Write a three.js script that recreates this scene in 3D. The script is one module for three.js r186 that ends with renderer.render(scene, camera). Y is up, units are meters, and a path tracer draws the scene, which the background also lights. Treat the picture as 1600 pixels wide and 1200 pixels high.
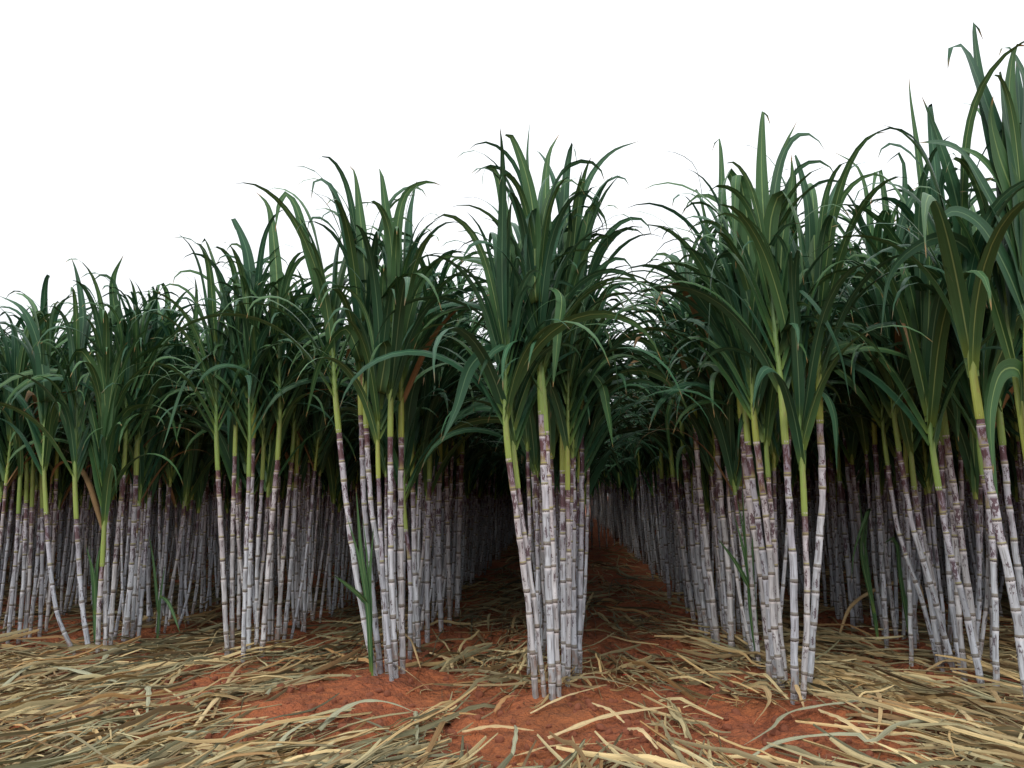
import * as THREE from 'three';
import { mergeGeometries } from 'three/addons/utils/BufferGeometryUtils.js';

// ---------------------------------------------------------------- camera, sky, sun, exposure
const W = 1600, H = 1200, FPX = 1232;                    // the photograph's size and its lens in pixels
const EYE = 1.1;
const camera = new THREE.PerspectiveCamera(2 * Math.atan(H / 2 / FPX) * 180 / Math.PI, W / H, 0.05, 400);
camera.position.set(0, EYE, 0);
camera.rotation.order = 'YXZ';
camera.rotation.y = 0.0645;
camera.rotation.x = 0.133;
camera.updateMatrixWorld(true);

const scene = new THREE.Scene();
const renderer = new THREE.WebGLRenderer({ antialias: true });
renderer.toneMapping = THREE.LinearToneMapping;
renderer.toneMappingExposure = 0.78;
renderer.shadowMap.enabled = true;

const SKY = 1.34;
{ // a white overcast, brighter overhead than at the horizon as overcast skies are
  const w = 32, h = 64, d = new Float32Array(w * h * 4);
  for (let i = 0; i < w * h; i++) {
    const el = Math.sin(((Math.floor(i / w) + 0.5) / h - 0.5) * Math.PI), L = SKY * (1 + 0.7 * Math.max(0, el));
    d[i * 4] = L * 0.975; d[i * 4 + 1] = L; d[i * 4 + 2] = L * 1.04; d[i * 4 + 3] = 1;
  }
  const t = new THREE.DataTexture(d, w, h, THREE.RGBAFormat, THREE.FloatType);
  t.mapping = THREE.EquirectangularReflectionMapping; t.magFilter = t.minFilter = THREE.LinearFilter; t.needsUpdate = true;
  scene.background = t; scene.environment = t;
}
const sun = new THREE.DirectionalLight(0xfff4e6, 1.5);
sun.position.set(-5, 17, 12); sun.target.position.set(0, 0, -6);
sun.castShadow = true; sun.shadow.radius = 20;
Object.assign(sun.shadow.camera, { left: -20, right: 20, top: 20, bottom: -20, near: 1, far: 60 });
sun.shadow.mapSize.set(2048, 2048);
scene.add(sun, sun.target);

// ---------------------------------------------------------------- helpers
function rngOf(seed) { let a = seed >>> 0; return () => { a = (a + 0x6D2B79F5) | 0; let t = Math.imul(a ^ (a >>> 15), 1 | a); t = (t + Math.imul(t ^ (t >>> 7), 61 | t)) ^ t; return ((t ^ (t >>> 14)) >>> 0) / 4294967296; }; }
const lerp = (a, b, t) => a + (b - a) * t, clamp = (x, a = 0, b = 1) => Math.min(b, Math.max(a, x));
const smooth = (a, b, x) => { const t = clamp((x - a) / (b - a)); return t * t * (3 - 2 * t); };
const V = (x, y, z) => new THREE.Vector3(x, y, z);
const hash = (x, y, s) => { let h = Math.imul(x, 374761393) ^ Math.imul(y, 668265263) ^ Math.imul(s, 2147483647 - 1234567); h = Math.imul(h ^ (h >>> 13), 1274126177); return ((h ^ (h >>> 16)) >>> 0) / 4294967296; };
function vnoise(x, y, s = 1, px = 0, py = 0) {                // value noise, periodic when px, py are given
  const xi = Math.floor(x), yi = Math.floor(y), fx = x - xi, fy = y - yi, u = fx * fx * (3 - 2 * fx), v = fy * fy * (3 - 2 * fy);
  const m = (a, p) => p ? ((a % p) + p) % p : a;
  const a = hash(m(xi, px), m(yi, py), s), b = hash(m(xi + 1, px), m(yi, py), s), c = hash(m(xi, px), m(yi + 1, py), s), d = hash(m(xi + 1, px), m(yi + 1, py), s);
  return lerp(lerp(a, b, u), lerp(c, d, u), v);
}
const used = {};
function numbered(name) { const n = used[name] = (used[name] ?? -1) + 1; return n ? `${name}_${String(n).padStart(3, '0')}` : name; }
function tag(o, label, category, group, kind) {
  if (label) o.userData.label = label;
  if (category) o.userData.category = category;
  if (group) o.userData.group = group;
  if (kind) o.userData.kind = kind;
  return o;
}
function mesh(name, geo, mat, parent) { const m = new THREE.Mesh(geo, mat); m.name = parent ? name : numbered(name); m.castShadow = m.receiveShadow = true; (parent ?? scene).add(m); return m; }
const s8 = (l) => { l = clamp(l); return Math.round(255 * (l <= 0.0031308 ? 12.92 * l : 1.055 * l ** (1 / 2.4) - 0.055)); };
function colorTex(w, h, fn, repeat = true) {                // fn(u, v) returns linear rgb
  const d = new Uint8Array(w * h * 4);
  for (let y = 0; y < h; y++) for (let x = 0; x < w; x++) { const c = fn((x + 0.5) / w, (y + 0.5) / h), i = (y * w + x) * 4; d[i] = s8(c[0]); d[i + 1] = s8(c[1]); d[i + 2] = s8(c[2]); d[i + 3] = 255; }
  const t = new THREE.DataTexture(d, w, h); t.colorSpace = THREE.SRGBColorSpace; t.magFilter = t.minFilter = THREE.LinearFilter;
  if (repeat) t.wrapS = t.wrapT = THREE.RepeatWrapping;
  t.needsUpdate = true; return t;
}
function grayTex(w, h, fn) {
  const d = new Uint8Array(w * h * 4);
  for (let y = 0; y < h; y++) for (let x = 0; x < w; x++) { const c = Math.round(255 * clamp(fn((x + 0.5) / w, (y + 0.5) / h))), i = (y * w + x) * 4; d[i] = d[i + 1] = d[i + 2] = c; d[i + 3] = 255; }
  const t = new THREE.DataTexture(d, w, h); t.magFilter = t.minFilter = THREE.LinearFilter; t.wrapS = t.wrapT = THREE.RepeatWrapping; t.needsUpdate = true; return t;
}
const mix3 = (a, b, t) => [lerp(a[0], b[0], t), lerp(a[1], b[1], t), lerp(a[2], b[2], t)];

// ---------------------------------------------------------------- the lie of the land
// rows of cane run straight away from the viewer; each is [x, z of its front end]
const ROWS = { middle: [-0.05, -4.15], left1: [-0.97, -4.55], left2: [-2.02, -4.95], left3: [-3.05, -5.15], left4: [-4.15, -5.4], left5: [-5.25, -5.6], left6: [-6.35, -5.8],
  left7: [-7.45, -6], left8: [-8.6, -6], left9: [-9.8, -6], left10: [-11, -6.2], left11: [-12.2, -6.2], left12: [-13.4, -6.2], left13: [-14.6, -6.2], right1: [1.2, -4.2], right2: [2.32, -4.35], right3: [3.5, -4.0], right4: [4.6, -4.0], right5: [5.7, -4], right6: [6.8, -4], right7: [8, -4], right8: [9.2, -4], right9: [10.4, -4], right10: [11.6, -4] };
const MOUNDS = [[1.5, -3.75, 0.4, 0.1], [-0.1, -3.85, 0.4, 0.05], [-1.3, -4.1, 0.45, 0.06], [0.55, -3.35, 0.5, 0.05], [-2.2, -4.0, 0.6, 0.06], [2.4, -3.9, 0.5, 0.07], [-3.2, -4.3, 0.7, 0.05]];
function groundH(x, z) {
  const far = smooth(-30, -14, z);
  let h = 0.05 * (vnoise(x * 1.3 + 7, z * 1.3, 3) - 0.5) + 0.028 * (vnoise(x * 4.1, z * 4.1, 5) - 0.5) * far + 0.034 * (vnoise(x * 9, z * 9, 6) - 0.5) * far + 0.026 * Math.max(0, vnoise(x * 17, z * 17, 7) - 0.55) * far + 0.016 * (vnoise(x * 27, z * 27, 8) - 0.5) * far;
  for (const k in ROWS) { const [rx, rz] = ROWS[k], d = (x - rx) / 0.3; if (Math.abs(d) < 3) h += 0.07 * Math.exp(-d * d) * smooth(rz + 0.7, rz - 0.1, z); }
  for (const [mx, mz, r, a] of MOUNDS) { const d = ((x - mx) ** 2 + (z - mz) ** 2) / (r * r); if (d < 6) h += a * Math.exp(-d); }
  return h;
}
const camFwd = V(0, 0, -1).applyEuler(new THREE.Euler(0, camera.rotation.y, 0)), camRight = V(1, 0, 0).applyEuler(new THREE.Euler(0, camera.rotation.y, 0));
const rayOf = (px, py) => V((px - W / 2) / FPX, (H / 2 - py) / FPX, -1).applyQuaternion(camera.quaternion);
function ground(px, py) {                                   // where a sight line meets the soil
  const d = rayOf(px, py); let h = 0, p;
  for (let i = 0; i < 12; i++) { p = d.clone().multiplyScalar((h - EYE) / d.y).add(camera.position); h = lerp(h, groundH(p.x, p.z), 0.6); }
  p.y = groundH(p.x, p.z); return p;
}
function upright(px, py, base, nearer = 0) {                // a point in the upright plane through base
  const d = rayOf(px, py), t = (base.clone().sub(camera.position).dot(camFwd) - nearer) / d.dot(camFwd);
  return d.multiplyScalar(t).add(camera.position);
}

// ---------------------------------------------------------------- materials
const leafTex = colorTex(64, 512, (u, v) => {
  const d = Math.abs(u - 0.5) * 2, rib = 1 - smooth(0.05, 0.1, d);
  const vein = 0.78 + 0.5 * vnoise(u * 30, v * 3, 11, 30, 0) * (0.7 + 0.3 * vnoise(u * 7, v * 14, 12)) + 0.12 * (vnoise(u * 3, v * 9, 13) - 0.5);
  let c = [0.033 * vein, 0.1 * vein, 0.048 * vein];
  c = mix3(c, [0.085, 0.15, 0.075], smooth(0.93, 1, d) * 0.6);
  c = mix3(c, [0.2, 0.33, 0.17], rib * (0.9 - 0.55 * v));
  c = mix3(c, [0.12, 0.2, 0.05], smooth(0.1, 0, v) * 0.7);
  c = mix3(c, [0.2, 0.15, 0.075], smooth(0.955, 0.99, v + 0.02 * vnoise(u * 6, v * 40, 14)));
  return c;
});
const leafBump = grayTex(64, 64, (u, v) => 0.5 + 0.5 * Math.sin(u * Math.PI * 2 * 16) * 0.5);
const leafMat = (r, g, b, rough) => new THREE.MeshPhysicalMaterial({ map: leafTex, color: new THREE.Color().setRGB(r, g, b), roughness: rough, bumpMap: leafBump, bumpScale: 0.0004, side: THREE.DoubleSide, specularIntensity: 0.5, transmission: 0.14, thickness: 0 });
const LEAF = [leafMat(1, 1, 1, 0.5), leafMat(0.8, 0.9, 0.95, 0.46), leafMat(1.7, 1.4, 1.1, 0.54), leafMat(1.45, 1.25, 0.9, 0.5)];
const FARLEAF = new THREE.MeshPhysicalMaterial({ map: leafTex, roughness: 0.6, specularIntensity: 0.35, side: THREE.DoubleSide });

// the cane rind: 8 x 4 internodes, worn grey at the foot, waxy white above, plum where the wax is rubbed off near the top
const caneTex = colorTex(1024, 1024, (U, Vv) => {
  const col = Math.min(7, Math.floor(U * 8)), row = Math.min(3, Math.floor(Vv * 4)), u = U * 8 - col, v = Vv * 4 - row, s = 40 + col * 7 + row * 61;
  const wax = [[0.4, 0.42, 0.44], [0.53, 0.57, 0.62], [0.47, 0.48, 0.53], [0.33, 0.29, 0.35]][row];
  const tone = 0.78 + 0.34 * hash(col, row, 21), f = tone * (0.74 + 0.44 * vnoise(u * 10, v * 3, s, 10) * 1 + 0.1 * (vnoise(u * 40, v * 10, s + 1, 40) - 0.5));
  let c = [wax[0] * f, wax[1] * f, wax[2] * f];
  const blotch = vnoise(u * 6, v * 2.6, s + 2, 6) * 0.42 + vnoise(u * 18, v * 7, s + 3, 18) * 0.36 + vnoise(u * 44, v * 26, s + 4, 44) * 0.3;
  const thr = [0.7, 0.72, 0.6, 0.48][row] + 0.16 * (hash(col, row, 9) - 0.6);
  const mid = smooth(0.1, 0.22, v) * smooth(0.95, 0.8, v);
  const plum = [[0.1, 0.085, 0.08], [0.09, 0.06, 0.075], [0.075, 0.03, 0.045], [0.09, 0.03, 0.035]][row];
  c = mix3(c, plum, smooth(thr, thr + 0.06, blotch) * mid * 0.92);
  const streak = vnoise(u * 24, v * 1.6, s + 5, 24);                                   // fine upright cracks and scuffs
  c = mix3(c, [0.13, 0.115, 0.12], smooth(0.66, 0.86, streak) * (row < 2 ? 0.62 : 0.4) * mid);
  if (row === 3) c = mix3(c, [0.34, 0.3, 0.1], smooth(0.5, 0.8, vnoise(u * 4, v * 2, s + 8, 4)) * smooth(0.6, 0.15, v) * 0.6);
  if (row === 0) c = mix3(c, [0.24, 0.13, 0.08], smooth(0.45, 0.8, vnoise(u * 6, v * 5, s + 6, 6)) * 0.5);
  c = mix3(c, [0.13, 0.1, 0.075], smooth(0.075, 0.06, v) * (0.7 + 0.3 * vnoise(u * 20, v * 60, s + 7, 20)));           // root band
  c = mix3(c, row >= 2 ? [0.36, 0.35, 0.1] : [0.2, 0.18, 0.13], smooth(0.06, 0.075, v) * smooth(0.12, 0.1, v) * 0.85);   // growth ring
  c = mix3(c, [0.68, 0.67, 0.7], smooth(0.9, 0.94, v) * smooth(0.995, 0.97, v) * 0.7);                                      // wax band
  c = mix3(c, [0.07, 0.055, 0.045], smooth(0.985, 0.997, v) + smooth(0.012, 0, v));                                          // leaf scar
  return c;
}, false);
const caneRough = grayTex(128, 128, (u, v) => 0.55 + 0.3 * vnoise(u * 12, v * 12, 31, 12, 12));
const caneBump = grayTex(256, 256, (u, v) => 0.6 * vnoise(u * 30, v * 12, 33, 30, 12) + 0.4 * vnoise(u * 80, v * 40, 34, 80, 40));
const CANE = [[1, 1, 1], [0.8, 0.8, 0.82], [0.95, 0.9, 0.86]].map((c) => new THREE.MeshStandardMaterial({ map: caneTex, color: new THREE.Color().setRGB(...c), roughness: 0.68, bumpMap: caneBump, bumpScale: 0.0012 }));
const sheathTex = colorTex(128, 512, (u, v) => {
  const f = 0.82 + 0.34 * vnoise(u * 40, v * 4, 51, 40) + 0.1 * (vnoise(u * 8, v * 20, 52, 8) - 0.5);
  let c = mix3([0.27, 0.37, 0.085], [0.19, 0.31, 0.09], smooth(0.1, 0.5, v));
  c = mix3(c, [0.07, 0.145, 0.065], smooth(0.4, 0.9, v));
  const stain = vnoise(u * 3, v * 7, 53, 3) * 0.7 + vnoise(u * 20, v * 30, 54, 20) * 0.3;
  c = mix3(c, [0.25, 0.16, 0.09], smooth(0.66, 0.8, stain) * smooth(0.4, 0.05, v) * 0.5);
  return [c[0] * f, c[1] * f, c[2] * f];
});
const SHEATH = [[1, 1, 1], [0.8, 0.9, 0.9], [1.12, 1.0, 0.85]].map((c) => new THREE.MeshStandardMaterial({ map: sheathTex, color: new THREE.Color().setRGB(...c), roughness: 0.5 }));
const nodeMat = new THREE.MeshStandardMaterial({ color: new THREE.Color().setRGB(0.065, 0.05, 0.042), roughness: 0.85, bumpMap: caneBump, bumpScale: 0.002 });
const nodeMatYoung = new THREE.MeshStandardMaterial({ color: new THREE.Color().setRGB(0.26, 0.23, 0.1), roughness: 0.7, bumpMap: caneBump, bumpScale: 0.002 });
const strawTex = colorTex(64, 256, (u, v) => {
  const d = Math.abs(u - 0.5) * 2, f = 0.66 + 0.5 * vnoise(u * 22, v * 4, 61, 22) + 0.22 * (vnoise(u * 5, v * 18, 62, 5) - 0.5);
  let c = [0.5 * f, 0.46 * f, 0.35 * f];
  c = mix3(c, [0.58, 0.53, 0.4], (1 - smooth(0.06, 0.12, d)) * 0.7);
  const sp = vnoise(u * 16, v * 60, 63, 16); c = mix3(c, [0.12, 0.08, 0.05], smooth(0.8, 0.95, sp) * 0.5);
  return c;
});
const strawMat = (r, g, b) => new THREE.MeshStandardMaterial({ map: strawTex, color: new THREE.Color().setRGB(r, g, b), roughness: 0.72, side: THREE.DoubleSide });
const DRYBLADE = strawMat(0.5, 0.34, 0.2);
const STRAW = { cream: strawMat(1.2, 1.0, 0.7), tan: strawMat(0.98, 0.76, 0.5), olive: strawMat(0.66, 0.72, 0.62), brown: strawMat(0.72, 0.42, 0.22), white: strawMat(1, 1, 1) };
const soilTex = colorTex(1024, 1024, (u, v) => {
  const n = vnoise(u * 8, v * 8, 71, 8, 8) * 0.4 + vnoise(u * 34, v * 34, 72, 34, 34) * 0.3 + vnoise(u * 120, v * 120, 73, 120, 120) * 0.2 + vnoise(u * 400, v * 400, 74, 400, 400) * 0.22;
  const f = 0.42 + 1.05 * n;
  return [0.285 * f, 0.086 * f * (0.92 + 0.16 * vnoise(u * 5, v * 5, 75, 5, 5)), 0.031 * f];
});
const soilBump = grayTex(1024, 1024, (u, v) => vnoise(u * 30, v * 30, 81, 30, 30) * 0.45 + vnoise(u * 90, v * 90, 82, 90, 90) * 0.35 + vnoise(u * 300, v * 300, 83, 300, 300) * 0.2);
const SOIL = new THREE.MeshStandardMaterial({ map: soilTex, roughness: 0.95, bumpMap: soilBump, bumpScale: 0.035 });

const CLOD = new THREE.MeshStandardMaterial({ color: new THREE.Color().setRGB(0.2, 0.066, 0.034), roughness: 1 });

// ---------------------------------------------------------------- ground
{
  const N = 560, M = 520, pos = [], uv = [], idx = [];
  const gx = (t) => 4.6 * t + Math.sign(t) * 120 * Math.max(0, Math.abs(t) - 0.8) ** 2 * 25, gz = (t) => (t < 0 ? 6 * t - 3000 * Math.max(0, -t - 0.8) ** 2 * 1 : 3 * t + 3000 * Math.max(0, t - 0.85) ** 2);
  for (let j = 0; j <= M; j++) for (let i = 0; i <= N; i++) {
    const x = gx(i / N * 2 - 1), z = gz(j / M * 2 - 1) - 3.5;
    pos.push(x, groundH(x, z), z); uv.push(x / 1.6, z / 1.6);
  }
  for (let j = 0; j < M; j++) for (let i = 0; i < N; i++) { const a = j * (N + 1) + i, b = a + N + 1; idx.push(a, b, a + 1, a + 1, b, b + 1); }
  const g = new THREE.BufferGeometry();
  g.setAttribute('position', new THREE.Float32BufferAttribute(pos, 3)); g.setAttribute('uv', new THREE.Float32BufferAttribute(uv, 2)); g.setIndex(idx); g.computeVertexNormals();
  tag(mesh('ground', g, SOIL), 'bare red earth of the field with low ridges under the cane', 'ground', null, 'structure');
}

// ---------------------------------------------------------------- geometry builders
function ribbon(pts, width, o = {}) {                       // a leaf blade along a line of points
  const n = o.n ?? 16, curve = new THREE.CatmullRomCurve3(pts, false, 'centripetal'), P = curve.getSpacedPoints(n);
  const pos = [], uv = [], idx = [], us = o.us ?? [-1, -0.5, 0, 0.5, 1];
  let B = (o.side ?? V(1, 0, 0)).clone();
  for (let i = 0; i <= n; i++) {
    const t = i / n, T = P[Math.min(n, i + 1)].clone().sub(P[Math.max(0, i - 1)]).normalize();
    B.addScaledVector(T, -B.dot(T)).normalize();
    const tw = (o.twist0 ?? 0) + (o.twist ?? 0) * t, b = B.clone().applyAxisAngle(T, tw), Nn = b.clone().cross(T).normalize();
    const w = width * 0.5 * (o.taper ? o.taper(t) : Math.min(1, 0.6 + t * 2.2) * Math.max(0.015, 1 - t ** (o.tail ?? 2.5)));
    const fold = (o.fold ?? 0.3) * (1 - 0.75 * smooth(0, 0.5, t)) + (o.fold2 ?? 0.06), wav = (o.wave ?? 0) * Math.sin(t * 23 + (o.phase ?? 0));
    for (const u of us) {
      const p = P[i].clone().addScaledVector(b, u * w).addScaledVector(Nn, Math.abs(u) * w * fold + u * w * wav);
      pos.push(p.x, p.y, p.z); uv.push(u * 0.5 + 0.5, t);
    }
  }
  const k = us.length;
  for (let i = 0; i < n; i++) for (let j = 0; j < k - 1; j++) { const a = i * k + j, b = a + k; idx.push(a, a + 1, b, a + 1, b + 1, b); }
  const g = new THREE.BufferGeometry();
  g.setAttribute('position', new THREE.Float32BufferAttribute(pos, 3)); g.setAttribute('uv', new THREE.Float32BufferAttribute(uv, 2)); g.setIndex(idx); g.computeVertexNormals();
  return g;
}
function tubeRows(rows, R) {                                // rows: {c, r, T, v, u0, us}; a break (rows.brk) starts a new band
  const pos = [], uv = [], idx = [];
  rows.forEach((q, i) => {
    const ref = Math.abs(q.T.z) > 0.9 ? V(1, 0, 0) : V(0, 0, 1), b = ref.clone().cross(q.T).normalize(), n = q.T.clone().cross(b);
    for (let j = 0; j <= R; j++) { const a = j / R * Math.PI * 2, c = Math.cos(a) * q.r, s = Math.sin(a) * q.r; pos.push(q.c.x + b.x * c + n.x * s, q.c.y + b.y * c + n.y * s, q.c.z + b.z * c + n.z * s); uv.push(q.u0 + q.us * j / R, q.v); }
    if (i && !q.brk) for (let j = 0; j < R; j++) { const a = (i - 1) * (R + 1) + j, d = a + R + 1; idx.push(a, a + 1, d, a + 1, d + 1, d); }
  });
  const g = new THREE.BufferGeometry();
  g.setAttribute('position', new THREE.Float32BufferAttribute(pos, 3)); g.setAttribute('uv', new THREE.Float32BufferAttribute(uv, 2)); g.setIndex(idx); g.computeVertexNormals();
  return g;
}
function stalkGeo(curve, rad, rng, R = 9, gap = 0.15) {
  const L = curve.getLength(), cuts = [0]; let s = 0;
  while (s < L) { const h = s / L; s += gap * (h < 0.12 ? 0.6 : 1) * lerp(1.15, 0.74, h) * (0.72 + 0.56 * rng()); cuts.push(s); }
  cuts[cuts.length - 1] = L; if (L - cuts[cuts.length - 2] < 0.04) cuts.splice(cuts.length - 2, 1);
  const rows = [], nodes = [], prof = [[0, 1.06], [0.05, 1.08], [0.12, 1.01], [0.5, 0.96], [0.88, 1], [0.965, 1.06], [1, 1.05]];
  for (let k = 0; k < cuts.length - 1; k++) {
    const h = (cuts[k] + cuts[k + 1]) / 2 / L, jit = h + (rng() - 0.5) * 0.12, row = jit > 0.84 ? 3 : jit > 0.58 ? 2 : jit > 0.14 ? 1 : 0, col = Math.floor(rng() * 8), zig = (k % 2 ? 1 : -1) * rad * 0.09, rr = rad * (0.92 + 0.14 * rng()) * lerp(1.03, 0.95, h), turn = rng() < 0.5;
    prof.forEach(([v, f], i) => {
      const t = lerp(cuts[k], cuts[k + 1], v) / L, c = curve.getPointAt(clamp(t)), T = curve.getTangentAt(clamp(t));
      c.x += zig * Math.sin(v * Math.PI); c.z += zig * 0.6 * Math.sin(v * Math.PI);
      const lo = (col + 0.012) / 8, wd = 0.976 / 8;
      rows.push({ c, r: rr * f, T, v: (row + lerp(0.008, 0.992, v)) / 4, u0: turn ? lo : lo + wd, us: turn ? wd : -wd, brk: i === 0 });
    });
    if (k) nodes.push([curve.getPointAt(cuts[k] / L), curve.getTangentAt(cuts[k] / L), rr, h]);
  }
  return { geo: tubeRows(rows, R), nodes };
}
function sheathGeo(curve, rad, rng, R = 8) {                 // wrapped leaf bases, each a little step over the next
  const rows = [], n = 16, steps = [0.3 + 0.1 * rng(), 0.55 + 0.08 * rng(), 0.78];
  for (let i = 0; i <= n; i++) {
    const t = i / n; let r = rad * lerp(1.06, 0.42, t ** 1.2) * (1 + 0.06 * Math.sin(t * 9)); for (const s of steps) if (t > s - 0.02 && t < s + 0.05) r *= 1.07;
    rows.push({ c: curve.getPointAt(t), r: i === n ? 0.002 : r, T: curve.getTangentAt(t), v: t, u0: 0, us: 1 });
  }
  rows.unshift({ ...rows[0], r: rad * 0.7 });
  return tubeRows(rows, R);
}
// leaf blades in six classes from the lowest, drooping, to the topmost, upright; each grows up from the origin and arches towards +z
const rl = rngOf(5), BLADES = [];
function bladePoints(L, th0, bend, p, sway) {
  const pts = [V(0, 0, 0)]; let y = 0, z = 0, x = 0; const n = 10;
  for (let i = 0; i < n; i++) { const s = (i + 0.5) / n, th = th0 + bend * s ** p; y += Math.cos(th) * L / n; z += Math.sin(th) * L / n; x += sway * s * L / n; pts.push(V(x, y, z)); }
  return pts;
}
for (let c = 0; c < 6; c++) {
  const f = c / 5, set = [];
  for (let k = 0; k < 6; k++) {
    const L = lerp(1.18, 0.92, f) * (0.8 + 0.45 * rl()), th0 = lerp(0.34, 0.03, f) + rl() * 0.13, bend = lerp(2.75, 1.3, f) + (rl() - 0.5) * 0.9 + (f > 0.5 && rl() < 0.5 ? 1.4 : 0), p = lerp(1.35, 4.2, f) + rl() * 1.2;
    set.push(ribbon(bladePoints(L, th0, bend, p, (rl() - 0.5) * 0.5), lerp(0.054, 0.074, rl()), { n: 15, twist0: (rl() - 0.5) * 0.5, twist: (rl() - 0.5) * 2.6, fold: 0.5, tail: 1.7 + 1.5 * rl(), wave: 0.07 * rl(), phase: rl() * 6 }));
  }
  BLADES.push(set);
}
const nodeRing = new THREE.LatheGeometry([[0.97, -0.0045], [1.06, -0.003], [1.1, 0.0005], [1.05, 0.0025], [0.97, 0.004]].map(([x, y]) => new THREE.Vector2(x, y)), 10);

// ---------------------------------------------------------------- one cane
const UP = V(0, 1, 0), _q = new THREE.Quaternion();
function leafPlan(sheath, rng, n, azim, size = 1, low = 0.3) {                    // where the blades leave the sheath
  const out = []; let az = azim;
  for (let i = 0; i < n; i++) {
    const f = n > 1 ? i / (n - 1) : 1, s = lerp(low, 0.97, f ** 1.05); az += Math.PI + (rng() - 0.5) * 1.3;
    const T = sheath.getTangentAt(s), q = new THREE.Quaternion().setFromUnitVectors(UP, T).multiply(_q.clone().setFromAxisAngle(UP, az));
    const cls = clamp(Math.round(f ** 1.15 * 5 + (rng() - 0.5) * 1.6), 0, 5), k = (0.84 + 0.32 * rng()) * size;
    out.push({ p: sheath.getPointAt(s), q, cls, v: Math.floor(rng() * 6), k, tint: Math.floor(rng() * 4), dry: i === 0 && rng() < 0.16 });
  }
  return out;
}
const addLeaf = (l, parent) => { const m = mesh(l.dry ? 'dry_leaf' : 'leaf', BLADES[l.cls][l.v], l.dry ? DRYBLADE : LEAF[l.tint], parent); m.position.copy(l.p); m.quaternion.copy(l.q); m.scale.setScalar(l.k); return m; };

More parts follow.
